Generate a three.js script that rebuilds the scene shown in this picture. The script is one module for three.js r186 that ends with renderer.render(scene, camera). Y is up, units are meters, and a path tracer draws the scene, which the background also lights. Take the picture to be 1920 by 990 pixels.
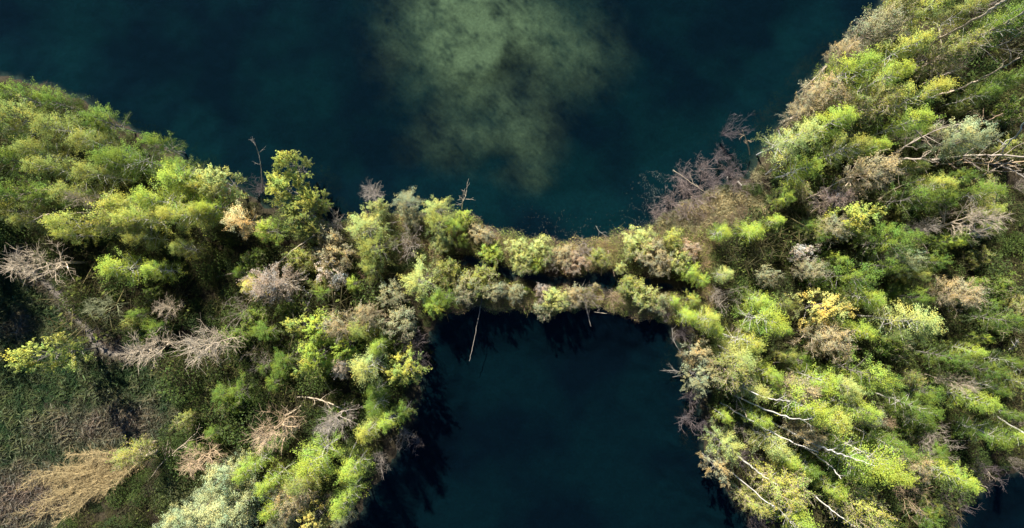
import * as THREE from 'three';
import { Sky } from 'three/addons/objects/Sky.js';
import { createNoise2D, createNoise4D } from 'simplex-noise';

// ---------------------------------------------------------------- camera, sky, sun, exposure
const HC = 80, MPP = 0.0625;                       // drone height in metres; metres per photo pixel at water level
const camera = new THREE.PerspectiveCamera(42.29, 1024 / 528, 1, 1500);
camera.position.set(0, HC, 0); camera.up.set(0, 0, -1); camera.lookAt(0, 0, 0);
const scene = new THREE.Scene();
const renderer = new THREE.WebGLRenderer({ antialias: true });
renderer.toneMapping = THREE.LinearToneMapping;
renderer.toneMappingExposure = 2.5;
renderer.shadowMap.enabled = true;
const sunDir = new THREE.Vector3(-0.36, 0.98, -0.86).normalize();
const sky = new Sky(); sky.name = 'sky'; sky.scale.setScalar(1000);
sky.material.uniforms.sunPosition.value.copy(sunDir);
sky.material.uniforms.turbidity.value = 2.2;
sky.material.uniforms.rayleigh.value = 0.8;
sky.material.uniforms.mieCoefficient.value = 0.003;
sky.material.uniforms.cloudCoverage.value = 0;
scene.add(sky);
scene.environmentIntensity = 0.1;
const sun = new THREE.DirectionalLight(new THREE.Color(1, 0.93, 0.82), 5);
sun.name = 'sun'; sun.position.copy(sunDir).multiplyScalar(150); sun.castShadow = true;
sun.shadow.mapSize.set(4096, 4096);
Object.assign(sun.shadow.camera, { left: -90, right: 90, top: 70, bottom: -70, near: 10, far: 320 });
scene.add(sun, sun.target);

// ---------------------------------------------------------------- helpers
let seedState = 12345;
function reseed(n) { seedState = (n * 2654435761) >>> 0; }
function rnd() { seedState = (seedState + 0x6d2b79f5) | 0; let t = Math.imul(seedState ^ (seedState >>> 15), 1 | seedState); t = (t + Math.imul(t ^ (t >>> 7), 61 | t)) ^ t; return ((t ^ (t >>> 14)) >>> 0) / 4294967296; }
const rr = (a, b) => a + (b - a) * rnd();
const lerp = THREE.MathUtils.lerp, clamp = THREE.MathUtils.clamp, smooth = THREE.MathUtils.smoothstep;
const V = (x, y, z) => new THREE.Vector3(x, y, z);
reseed(7);
const n2 = createNoise2D(rnd), n4 = createNoise4D(rnd);
const fbm = (x, y, o = 4) => { let s = 0, a = 1, t = 0; for (let i = 0; i < o; i++) { s += a * n2(x, y); t += a; a *= 0.55; x = x * 2.03 + 17.1; y = y * 2.03 - 9.7; } return s / t; };
const at = (px, py, h) => [(px - 960) * MPP * (HC - h) / HC, (py - 495) * MPP * (HC - h) / HC];   // where a thing at height h stands
const rgb = (r, g, b) => new THREE.Color().setRGB(r, g, b);
const numbers = {};
function numbered(n) { const k = numbers[n] = (numbers[n] ?? -1) + 1; return k ? n + '_' + String(k).padStart(3, '0') : n; }
function tag(o, label, category, group, kind) { o.userData.label = label; if (category) o.userData.category = category; if (group) o.userData.group = group; if (kind) o.userData.kind = kind; return o; }
function shade(o) { o.traverse((m) => { if (m.isMesh) { m.castShadow = true; m.receiveShadow = true; } }); return o; }

class Build {                                      // collects quads and tubes with a colour per vertex
  constructor() { this.p = []; this.c = []; this.i = []; this.n = null; }
  quad(x, y, z, ux, uy, uz, vx, vy, vz, r, g, b) { // a leaf: rhombus with long axis u, short axis v
    const n = this.p.length / 3;
    this.p.push(x - ux, y - uy, z - uz, x + vx, y + vy, z + vz, x + ux, y + uy, z + uz, x - vx, y - vy, z - vz);
    for (let k = 0; k < 4; k++) this.c.push(r, g, b);
    this.i.push(n, n + 1, n + 2, n, n + 2, n + 3);
  }
  leaf(x, y, z, u, v, a, b, heart, soft, r, g, bl) { // a leaf whose shading leans to the roundness of its crown, as many small leaves do
    this.n ??= [];
    const n = V().crossVectors(u, v), o = V(x - heart.x, (y - heart.y) * 0.8, z - heart.z).normalize(); o.y += 0.25;
    if (n.dot(o) > 0) { v.negate(); n.negate(); }
    n.negate().multiplyScalar(1 - soft).addScaledVector(o, soft).normalize();
    this.quad(x, y, z, u.x * a, u.y * a, u.z * a, v.x * b, v.y * b, v.z * b, r, g, bl);
    for (let k = 0; k < 4; k++) this.n.push(n.x, n.y, n.z);
  }
  tube(pts, rad, sides, col) {                     // pts: Vector3[], rad: number[], col(k) -> [r,g,b]
    const n0 = this.p.length / 3, d = V(), a = V(), b = V();
    for (let k = 0; k < pts.length; k++) {
      d.subVectors(pts[Math.min(k + 1, pts.length - 1)], pts[Math.max(k - 1, 0)]).normalize();
      a.set(0.31, 0.2, 0.93).cross(d); if (a.lengthSq() < 0.01) a.set(1, 0, 0).cross(d);
      a.normalize(); b.crossVectors(d, a);
      const c = col(k);
      for (let s = 0; s < sides; s++) {
        const t = s / sides * Math.PI * 2, x = Math.cos(t) * rad[k], y = Math.sin(t) * rad[k];
        this.p.push(pts[k].x + a.x * x + b.x * y, pts[k].y + a.y * x + b.y * y, pts[k].z + a.z * x + b.z * y);
        this.c.push(c[0], c[1], c[2]);
      }
      if (k) for (let s = 0; s < sides; s++) {
        const q = n0 + (k - 1) * sides, e = (s + 1) % sides;
        this.i.push(q + s, q + e, q + sides + e, q + s, q + sides + e, q + sides + s);
      }
    }
    if (rad[0] > 0.04) { const q = this.p.length / 3; this.p.push(pts[0].x, pts[0].y, pts[0].z); this.c.push(...col(0)); for (let s = 0; s < sides; s++) this.i.push(q, n0 + (s + 1) % sides, n0 + s); }
    const l = n0 + (pts.length - 1) * sides, e = pts[pts.length - 1];
    if (rad[pts.length - 1] > 0.02) { const q = this.p.length / 3; this.p.push(e.x, e.y, e.z); this.c.push(...col(pts.length - 1)); for (let s = 0; s < sides; s++) this.i.push(q, l + s, l + (s + 1) % sides); }
  }
  geometry() {
    const g = new THREE.BufferGeometry();
    g.setAttribute('position', new THREE.Float32BufferAttribute(this.p, 3));
    g.setAttribute('color', new THREE.Float32BufferAttribute(this.c, 3));
    g.setIndex(this.i);
    if (this.n) g.setAttribute('normal', new THREE.Float32BufferAttribute(this.n, 3)); else g.computeVertexNormals();
    return g;
  }
}
const unit = () => { const y = rr(-1, 1), t = rr(0, 6.2832), s = Math.sqrt(1 - y * y); return V(Math.cos(t) * s, y, Math.sin(t) * s); };

// ---------------------------------------------------------------- the land and the ponds
const W = (list) => list.map(([x, y]) => [(x - 960) * MPP, (y - 495) * MPP]);
const upperPond = W([[3200, -2200], [2000, -500], [1720, -90], [1650, 12], [1600, 62], [1560, 105], [1515, 160], [1492, 205], [1452, 250], [1428, 290], [1400, 332], [1345, 352], [1295, 378], [1250, 402], [1222, 428], [1180, 440], [1140, 452], [1085, 458], [1040, 462], [1000, 455], [950, 444], [925, 436], [885, 420], [840, 412], [790, 405], [740, 408], [690, 412], [640, 424], [600, 418], [550, 392], [500, 388], [450, 356], [400, 330], [350, 305], [290, 270], [230, 235], [170, 195], [100, 165], [0, 142], [-150, 110], [-500, -100], [-1400, -900], [-1800, -2200]]);
const lowerPond = W([[655, 1010], [675, 962], [690, 922], [722, 880], [757, 830], [777, 770], [788, 720], [793, 660], [803, 622], [832, 590], [880, 574], [940, 568], [1000, 574], [1060, 574], [1120, 570], [1180, 578], [1240, 594], [1265, 622], [1275, 662], [1290, 700], [1305, 740], [1320, 790], [1325, 840], [1345, 890], [1370, 930], [1400, 970], [1430, 1015], [1500, 1150], [1620, 1600], [1400, 2300], [700, 2300], [420, 1600], [560, 1200]]);
const ditch = W([[840, 488], [880, 482], [915, 490], [950, 503], [985, 513], [1030, 513], [1080, 516], [1120, 510], [1170, 514], [1215, 522], [1250, 533], [1305, 548], [1300, 554], [1240, 543], [1190, 534], [1160, 541], [1140, 552], [1118, 538], [1070, 535], [1020, 533], [985, 528], [940, 514], [905, 500], [880, 493], [845, 498]]);
const cornerPond = W([[2300, 800], [1960, 866], [1905, 884], [1860, 902], [1826, 934], [1797, 968], [1786, 1012], [1800, 1200], [2300, 1300]]);
const ponds = [upperPond, lowerPond, ditch, cornerPond];
function polyDistance(poly, x, z) {                // positive outside
  let inside = false, best = 1e9;
  for (let i = 0, j = poly.length - 1; i < poly.length; j = i++) {
    const [ax, az] = poly[j], [bx, bz] = poly[i];
    if ((az > z) !== (bz > z) && x < (bx - ax) * (z - az) / (bz - az) + ax) inside = !inside;
    const dx = bx - ax, dz = bz - az, t = clamp(((x - ax) * dx + (z - az) * dz) / (dx * dx + dz * dz), 0, 1);
    const d = (x - ax - dx * t) ** 2 + (z - az - dz * t) ** 2;
    if (d < best) best = d;
  }
  return Math.sqrt(best) * (inside ? -1 : 1);
}
const blob = (x, z, px, py, rx, ry) => Math.exp(-((((x / MPP + 960) - px) / rx) ** 2) - ((((z / MPP + 495) - py) / ry) ** 2));
function algaeAt(x, z) {                            // where the submerged mats of pale algae grow on the shoal
  let s = blob(x, z, 860, 30, 112, 122) * 0.88 + blob(x, z, 960, 40, 125, 80) * 0.55 + blob(x, z, 890, 105, 55, 50) * 0.5 + blob(x, z, 1075, 105, 85, 60) * 0.33
    + blob(x, z, 940, 190, 90, 75) * 0.33 + blob(x, z, 985, 270, 55, 60) * 0.36 + blob(x, z, 850, 265, 85, 45) * 0.24 + blob(x, z, 1010, 325, 30, 28) * 0.2;
  s -= blob(x, z, 965, 120, 32, 34) * 0.45 + blob(x, z, 925, 150, 24, 18) * 0.25 + blob(x, z, 975, 168, 26, 22) * 0.25 + blob(x, z, 905, 205, 28, 26) * 0.15 + blob(x, z, 925, 30, 16, 18) * 0.3 + blob(x, z, 940, 290, 50, 22) * 0.2;
  return s;
}
function landSide(x, z) {
  let d = 1e9; for (const p of ponds) { const e = polyDistance(p, x, z); if (e < d) d = e; }
  return d + fbm(x * 0.35, z * 0.35, 3) * 0.55;
}
function heightFrom(d, x, z) {
  if (d >= 0) return 0.06 + 0.75 * smooth(d, 0, 3.2) + 0.28 * fbm(x * 0.09, z * 0.09, 3) * smooth(d, 0.5, 4) + 0.1 * fbm(x * 0.7, z * 0.7, 2) * smooth(d, 0, 1.5);
  return -0.05 - 2.6 * smooth(-d, 0, 7) + 1.3 * clamp(algaeAt(x, z), 0, 1) + 0.12 * fbm(x * 0.4, z * 0.4, 3);
}
const ground = (x, z) => heightFrom(landSide(x, z), x, z);
const meadow = W([[-300, 520], [30, 470], [70, 500], [120, 560], [185, 625], [245, 645], [300, 690], [335, 740], [330, 800], [230, 880], [130, 960], [60, 1100], [-300, 1200]]);
const pathLine = [[40, 470], [80, 515], [130, 560], [165, 605], [190, 640], [215, 660], [260, 650]];
function meadowSide(x, z) { return polyDistance(meadow, x, z); }
function pathNear(x, z) { let b = 1e9; for (let i = 1; i < pathLine.length; i++) { const [ax, az] = W([pathLine[i - 1]])[0], [bx, bz] = W([pathLine[i]])[0]; const dx = bx - ax, dz = bz - az, t = clamp(((x - ax) * dx + (z - az) * dz) / (dx * dx + dz * dz), 0, 1); b = Math.min(b, Math.hypot(x - ax - dx * t, z - az - dz * t)); } return b; }
const mixc = (a, b, t) => [lerp(a[0], b[0], t), lerp(a[1], b[1], t), lerp(a[2], b[2], t)];
function dryShare(x, z) {                           // dry stalks and bare soil in the meadow and clearings
  return clamp(blob(x, z, 60, 930, 140, 70) + blob(x, z, 240, 790, 90, 45) * 0.9 + blob(x, z, 130, 800, 60, 40) * 0.4 + blob(x, z, 45, 610, 40, 30) * 0.7 + blob(x, z, 230, 640, 50, 30) * 0.6 + blob(x, z, 1750, 58, 45, 30) * 1.4 + blob(x, z, 1340, 395, 110, 40) * 1.2 + blob(x, z, 1290, 460, 40, 26) + blob(x, z, 1090, 490, 90, 14) * 0.35, 0, 1);
}
function landColour(x, z, d) {
  const m = smooth(-meadowSide(x, z), -1.5, 1.5), f1 = fbm(x * 0.5, z * 0.5, 4), f2 = fbm(x * 0.16 + 40, z * 0.16, 3);
  let c = mixc([0.034, 0.034, 0.017], [0.075, 0.06, 0.038], clamp(0.5 + f1, 0, 1));           // leaf litter and moss
  const g = mixc([0.018, 0.042, 0.018], [0.05, 0.07, 0.03], clamp(0.45 + f2 * 0.9 + f1 * 0.3, 0, 1));
  c = mixc(c, [g[0] * 1.3, g[1] * 1.3, g[2] * 1.25], m);
  const dry = dryShare(x, z) * clamp(0.65 + f1 * 0.9, 0, 1);
  c = mixc(c, [0.11, 0.095, 0.062], dry * 0.85);
  c = mixc(c, [0.26, 0.225, 0.2], smooth(1.3 - pathNear(x, z) + f1 * 0.8, 0, 1) * 0.9);
  return mixc([0.055, 0.046, 0.033], c, smooth(d, 0, 0.8));
}
function bedColour(x, z) {
  const n = fbm(x * 0.22, z * 0.22, 5), fine = fbm(x * 1.3, z * 1.3, 3);
  let c = mixc([0.0008, 0.0056, 0.0092], [0.0016, 0.013, 0.0145], clamp(0.5 + fbm(x * 0.05 + 5, z * 0.05, 3) * 1.3 + n * 0.35, 0, 1));
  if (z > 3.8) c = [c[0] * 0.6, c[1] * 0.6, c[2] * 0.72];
  const a = clamp(algaeAt(x, z) * (1 + n * 0.95 + fine * 0.55) * 0.8 - 0.02, 0, 1);
  c = mixc(c, [0.195, 0.16, 0.075], a * 0.82);
  return c;
}
{
  const line = (half, step, far) => { const a = []; for (let v = 0; v <= half; v += step) a.push(v); let s = step; while (a[a.length - 1] < far) { s *= 1.5; a.push(a[a.length - 1] + s); } return [...a.slice(1).reverse().map((v) => -v), ...a]; };
  const xs = line(66, 0.42, 500), zs = line(36, 0.42, 500), p = [], c = [], uv = [], idx = [];
  for (const z of zs) for (const x of xs) {
    const d = landSide(x, z); p.push(x, heightFrom(d, x, z), z);
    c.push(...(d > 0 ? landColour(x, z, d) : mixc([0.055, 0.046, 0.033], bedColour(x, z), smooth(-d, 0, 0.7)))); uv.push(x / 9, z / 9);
  }
  for (let j = 0; j + 1 < zs.length; j++) for (let i = 0; i + 1 < xs.length; i++) { const q = j * xs.length + i; idx.push(q, q + xs.length, q + xs.length + 1, q, q + xs.length + 1, q + 1); }
  const g = new THREE.BufferGeometry();
  g.setAttribute('position', new THREE.Float32BufferAttribute(p, 3)); g.setAttribute('color', new THREE.Float32BufferAttribute(c, 3)); g.setAttribute('uv', new THREE.Float32BufferAttribute(uv, 2));
  g.setIndex(idx); g.computeVertexNormals();
  const S = 512, data = new Uint8Array(S * S * 4);   // grain of soil, litter and mud, repeating every 9 m
  for (let j = 0; j < S; j++) for (let i = 0; i < S; i++) {
    const u = i / S, v = j / S, t = (k, o) => n4(Math.cos(u * 6.2832) * k + o, Math.sin(u * 6.2832) * k, Math.cos(v * 6.2832) * k - o, Math.sin(v * 6.2832) * k);
    const k = clamp(0.72 + 0.14 * t(3, 5) + 0.12 * t(9, 31) + 0.3 * (rnd() - 0.5), 0.2, 1) * 255, o = (j * S + i) * 4;
    data[o] = k; data[o + 1] = k; data[o + 2] = k * 0.96; data[o + 3] = 255;
  }
  const tex = new THREE.DataTexture(data, S, S); tex.wrapS = tex.wrapT = THREE.RepeatWrapping; tex.magFilter = THREE.LinearFilter; tex.needsUpdate = true;
  const mat = new THREE.MeshPhysicalMaterial({ specularIntensity: 0.12, vertexColors: true, map: tex, bumpMap: tex, bumpScale: 0.05, roughness: 1 });
  const land = new THREE.Mesh(g, mat); land.name = 'ground';
  scene.add(shade(tag(land, 'dark wooded ground and pond beds under the trees', null, null, 'structure')));

  const water = new THREE.MeshPhysicalMaterial({ color: rgb(0.6, 0.84, 0.9), transmission: 1, thickness: 0, roughness: 0.03, ior: 1.333, specularIntensity: 0.55 });
  const sheet = (name, x0, z0, x1, z1, label) => {
    const q = new THREE.PlaneGeometry(x1 - x0, z1 - z0).rotateX(-Math.PI / 2), o = new THREE.Mesh(q, water);
    o.name = name; o.position.set((x0 + x1) / 2, 0, (z0 + z1) / 2); o.receiveShadow = true;
    scene.add(tag(o, label, null, null, 'structure'));
  };
  sheet('pond_water', -180, -190, 160, -1.2, 'dark upper pond with a pale green algae shoal');
  sheet('ditch_water', -8.5, -1, 22, 4.1, 'narrow black ditch between the two ponds');
  sheet('pond_water_001', -36, 4.3, 42, 130, 'dark navy lower pond between the wooded shores');
  sheet('pond_water_002', 48, 16, 90, 52, 'corner of a third dark pond at bottom right');
}

// ---------------------------------------------------------------- materials
const leafMats = {};
const TINT = {   // leaf or bark colour (linear), word for it
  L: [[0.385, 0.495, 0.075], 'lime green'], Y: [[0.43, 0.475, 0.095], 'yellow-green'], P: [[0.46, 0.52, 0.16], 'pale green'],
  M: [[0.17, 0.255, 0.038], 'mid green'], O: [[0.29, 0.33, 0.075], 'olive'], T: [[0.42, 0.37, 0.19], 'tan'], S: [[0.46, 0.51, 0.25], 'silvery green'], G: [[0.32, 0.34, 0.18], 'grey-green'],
  A: [[0.6, 0.54, 0.15], 'amber yellow'], C: [[0.8, 0.63, 0.28], 'apricot'], W: [[0.56, 0.51, 0.42], 'whitish'], R: [[0.48, 0.36, 0.23], 'peach'],
  K: [[0.37, 0.315, 0.255], 'pinkish grey'], B: [[0.52, 0.38, 0.23], 'light brown'], V: [[0.17, 0.135, 0.13], 'dark purplish'], N: [[0.5, 0.41, 0.29], 'pale beige'], Q: [[0.4, 0.31, 0.15], 'golden'], U: [[0.25, 0.19, 0.165], 'reddish grey'],
};
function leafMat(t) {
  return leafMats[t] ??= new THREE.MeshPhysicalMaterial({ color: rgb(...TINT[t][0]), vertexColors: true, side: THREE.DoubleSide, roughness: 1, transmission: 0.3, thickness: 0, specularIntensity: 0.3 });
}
const barkMats = {};
function barkMat(t) { return barkMats[t] ??= new THREE.MeshStandardMaterial({ color: rgb(...{ white: [0.5, 0.47, 0.41], grey: [0.22, 0.2, 0.17], brown: [0.13, 0.1, 0.075], ...Object.fromEntries(Object.entries(TINT).map(([k, v]) => [k, v[0]])) }[t]), vertexColors: true, roughness: 0.9 }); }

// ---------------------------------------------------------------- growing trees and shrubs
const ENV = {
  oval: (t) => Math.pow(clamp(1 - t, 0, 1), 0.55) * Math.pow(t + 0.12, 0.3) * 1.3,
  dome: (t) => Math.sqrt(clamp(1 - Math.pow(Math.abs(t - 0.35) / 0.68, 2.4), 0.02, 1)),
  fan: (t) => 0.45 + 0.6 * t,
};
function grow(s, seed) {
  reseed(seed);
  const trunk = new Build(), branch = new Build(), crown = new Build();
  const bark = () => { const k = s.bark === 'white' ? (rnd() < 0.28 ? rr(0.25, 0.5) : rr(0.85, 1.1)) : rr(0.7, 1.15); return [k, k, k]; };
  const gapAz = rr(0, 6.28), heart = V(0, s.H * lerp(s.base, 1, 0.4), 0);
  for (let q = 0; q < s.stems; q++) {
    const az0 = q * 2.4 + rr(-0.5, 0.5), out = s.stems > 1 ? s.R * s.spread * rr(0.5, 1.1) : s.R * rr(0, 0.25), top = s.H * rr(0.82, 1);
    const path = [], rad = [], N = s.stems > 3 ? 5 : 9, wob = s.R * 0.07;
    for (let k = 0; k < N; k++) {
      const t = k / (N - 1), o = out * Math.pow(t, 1.3);
      path.push(V(Math.cos(az0) * (o + 0.08 * Math.min(q, 1)) + (k ? rr(-wob, wob) : 0), top * t - (k ? 0 : 0.25), Math.sin(az0) * (o + 0.08 * Math.min(q, 1)) + (k ? rr(-wob, wob) : 0)));
      rad.push(lerp(s.trunkR, s.tipR ?? 0.02, Math.pow(t, 0.8)));
    }
    trunk.tube(path, rad, s.stems > 3 ? 4 : 7, bark);
    const along = (t) => { const f = clamp(t, 0, 0.9999) * (N - 1), k = Math.floor(f); return path[k].clone().lerp(path[k + 1], f - k); };
    for (let l = 0; l < s.limbs; l++) {
      const t = lerp(s.base, 0.98, (l + rnd()) / s.limbs), tt = (t - s.base) / (1 - s.base), az = l * 2.39996 + rr(-0.6, 0.6) + q;
      const el = lerp(s.elev[0], s.elev[1], tt) + rr(-0.2, 0.2), L = s.R * ENV[s.env](tt) * rr(s.even ?? 0.75, 1.12) * (s.reach ?? 1);
      const d = V(Math.cos(az) * Math.cos(el), Math.sin(el), Math.sin(az) * Math.cos(el)), pts = [along(t)], M = 4;
      const lw = rr(-0.14, 0.14), bare = s.gap && Math.cos(az - gapAz) > 0.6 && tt > 0.1;
      for (let k = 1; k <= M; k++) { pts.push(pts[k - 1].clone().addScaledVector(d, L / M)); d.y -= s.droop / M; d.addScaledVector(unit(), s.twist ?? 0.16).normalize(); }
      const r0 = Math.max(s.limbR * (1 - tt * 0.5), 0.012);
      branch.tube(pts, pts.map((_, k) => lerp(r0, s.limbTip ?? 0.012, k / M)), 4, bark);
      for (let j = 0; j < s.twigs; j++) {
        const u = lerp(s.from ?? 0.2, 1, (j + rnd()) / s.twigs), f = Math.min(u * M, M - 1e-3), k = Math.floor(f), o = pts[k].clone().lerp(pts[k + 1], f - k);
        const dir = V().subVectors(pts[k + 1], pts[k]).normalize().multiplyScalar(s.follow ?? 0.7).addScaledVector(unit(), 0.85); dir.y += (s.lift ?? 0) - s.droop * 0.4; dir.normalize();
        const TL = s.twigL * rr(0.55, 1.25), tip = o.clone().addScaledVector(dir, TL), k0 = rr(0.86, 1.12), warm = lw + rr(-0.13, 0.15);
        if (s.twigR) {
          const mid = o.clone().lerp(tip, 0.5).addScaledVector(unit(), TL * 0.1);
          branch.tube([o, mid, tip], [s.twigR, s.twigR * 0.75, s.twigR * 0.4], 3, bark);
          for (let z = 0; z < (s.sub ?? 0); z++) {
            const w = rr(0.15, 0.95), a = o.clone().lerp(tip, w), e = dir.clone().multiplyScalar(0.9).addScaledVector(unit(), 0.8).normalize();
            branch.tube([a, a.clone().addScaledVector(e, TL * rr(0.35, 0.7))], [s.twigR * 0.65, s.twigR * 0.3], 3, bark);
          }
        }
        if (bare && rnd() < 0.8) continue;
        for (let z = 0; z < s.leaves; z++) {
          const w = rr(0.05, 1.1), c = unit().multiplyScalar(s.scatter * Math.sqrt(rnd())), lu = dir.clone().multiplyScalar(s.align).addScaledVector(unit(), 1 - s.align * 0.6).normalize(), lv = V().crossVectors(lu, unit()).normalize();
          const sz = rr(0.65, 1.25), a = s.leafL * sz * 0.5, b = s.leafW * sz * 0.5, kk = k0 * rr(0.88, 1.12), y = warm + rr(-0.08, 0.08);
          crown.leaf(o.x + (tip.x - o.x) * w + c.x, o.y + (tip.y - o.y) * w + c.y, o.z + (tip.z - o.z) * w + c.z, lu, lv, a, b, heart, s.soft ?? 0.72, kk * (1 + y), kk, kk * (1 - y));
        }
      }
    }
  }
  return { trunk: trunk.geometry(), branch: branch.geometry(), crown: crown.p.length ? crown.geometry() : null, H: s.H, R: s.R, gap: gapAz };
}
const SPECIES = {
  b: { word: 'birch', name: 'birch_tree', cat: 'tree', n: 5, H: 14, R: 2.9, base: 0.28, stems: 1, limbs: 40, elev: [0.35, 1.15], env: 'oval', droop: 0.4, twigs: 7, twigL: 1.2, leaves: 42, leafL: 0.17, leafW: 0.07, scatter: 0.4, align: 0.75, trunkR: 0.15, limbR: 0.07, bark: 'white', gap: true, tall: 1.18, wide: 0.93, limbTip: 0.016 },
  r: { word: 'round-crowned tree', name: 'broadleaf_tree', cat: 'tree', n: 4, H: 10, R: 3, base: 0.28, stems: 1, spread: 0.35, limbs: 34, elev: [0.15, 1.1], env: 'dome', droop: 0.15, twigs: 8, twigL: 0.85, leaves: 40, leafL: 0.15, leafW: 0.08, scatter: 0.34, align: 0.5, trunkR: 0.16, limbR: 0.06, bark: 'grey', gap: true, tall: 1.15, wide: 0.98 },
  c: { word: 'tufted tree', name: 'tufted_tree', cat: 'tree', n: 3, H: 10, R: 3, base: 0.25, stems: 2, spread: 0.3, limbs: 18, elev: [0.2, 1.1], env: 'dome', droop: 0.1, twigs: 7, twigL: 0.9, leaves: 28, leafL: 0.2, leafW: 0.14, scatter: 0.24, align: 0.15, from: 0.45, trunkR: 0.14, limbR: 0.06, twigR: 0.018, bark: 'grey', tall: 1.2 },
  w: { word: 'billowy willow', name: 'willow_tree', cat: 'tree', n: 3, H: 9, R: 3.2, base: 0.2, stems: 4, spread: 0.5, limbs: 14, elev: [0.25, 1.1], env: 'dome', droop: 0.15, twigs: 9, twigL: 0.8, leaves: 32, leafL: 0.15, leafW: 0.075, scatter: 0.34, align: 0.35, trunkR: 0.14, limbR: 0.05, bark: 'grey', tall: 1.2 },
  s: { word: 'leafy shrub', name: 'leafy_shrub', cat: 'shrub', n: 5, H: 3.6, R: 2, base: 0.15, stems: 8, spread: 0.75, limbs: 7, elev: [0.3, 1.1], env: 'dome', reach: 0.5, droop: 0.1, twigs: 6, twigL: 0.55, leaves: 17, leafL: 0.14, leafW: 0.08, scatter: 0.2, align: 0.2, trunkR: 0.045, limbR: 0.025, twigR: 0.016, limbTip: 0.014, bark: 'K' },
  n: { word: 'bare tree', name: 'bare_tree', cat: 'tree', n: 4, H: 13, R: 3, base: 0.35, stems: 1, limbs: 20, elev: [0.75,1.3], env: 'dome', droop: -0.15, twigs: 8, twigL: 1.3, sub: 4, twigR: 0.019, limbTip: 0.02, tipR: 0.03, from: 0.2, follow: 1.15, leaves: 0, trunkR: 0.15, limbR: 0.07, bark: 'N', tall: 1.35, wide: 1.25, even: 0.5 },
  h: { word: 'bare twiggy shrub', name: 'bare_shrub', cat: 'shrub', n: 4, H: 3.2, R: 2, base: 0.12, stems: 11, spread: 1.0, limbs: 5, elev: [0.6, 1.2], env: 'fan', reach: 0.5, droop: -0.1, twigs: 4, twigL: 0.55, sub: 3, twigR: 0.0075, limbTip: 0.008, tipR: 0.01, follow: 1.0, leaves: 0, trunkR: 0.03, limbR: 0.015, bark: 'V' },
  d: { word: 'thinly leafed bare-limbed tree', name: 'sparse_tree', cat: 'tree', n: 3, H: 9, R: 3, base: 0.25, stems: 3, spread: 0.4, limbs: 15, elev: [0.4, 1.15], env: 'dome', droop: 0, twigs: 9, twigL: 1.0, sub: 2, twigR: 0.018, limbTip: 0.025, follow: 0.9, leaves: 20, leafL: 0.16, leafW: 0.1, scatter: 0.3, align: 0.3, trunkR: 0.12, limbR: 0.06, bark: 'N', tall: 1.2 },
};
const pool = {};
function variant(sp, k) { return pool[sp + k] ??= grow({ ...SPECIES[sp] }, 1000 + sp.charCodeAt(0) * 17 + k * 131); }
let serial = 0;
function plant(px, py, rpx, kind, H, loc, group) {
  const [sp, tint] = kind, S = SPECIES[sp], v = variant(sp, serial % S.n);
  reseed(50000 + serial * 97); serial++;
  if (S.cat === 'tree') H *= S.tall ?? 1.2;
  let hc = H * 0.62, [x, z] = at(px, py, hc), gy = Math.max(ground(x, z), -0.35);
  [x, z] = at(px, py, hc + gy);
  const R = rpx * MPP * (HC - hc) / HC * (S.wide ?? 1.05), o = new THREE.Group();
  o.name = numbered(S.name);
  const bare = sp === 'n' || sp === 'h', bark = bare ? tint : sp === 'd' ? 'N' : sp === 's' ? (tint === 'T' || tint === 'R' || tint === 'W' ? 'K' : 'N') : S.bark;
  for (const [part, geo, m] of [['trunk', v.trunk, barkMat(bark)], ['branches', v.branch, barkMat(bark)], ['crown', v.crown, bare ? null : leafMat(tint)]]) {
    if (!geo || !m) continue;
    const mesh = new THREE.Mesh(geo, m); mesh.name = part; o.add(mesh);
  }
  o.position.set(x, gy - 0.05, z);
  o.rotation.y = v.gap - Math.atan2(-z, -x) + rr(-1.3, 1.3);
  o.scale.set(R / v.R * rr(0.98, 1.14), H / v.H * rr(0.94, 1.06), R / v.R * rr(0.98, 1.14));
  tag(o, TINT[tint][1] + ' ' + S.word + ' ' + loc, S.cat, group);
  scene.add(shade(o));
  return o;
}
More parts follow.
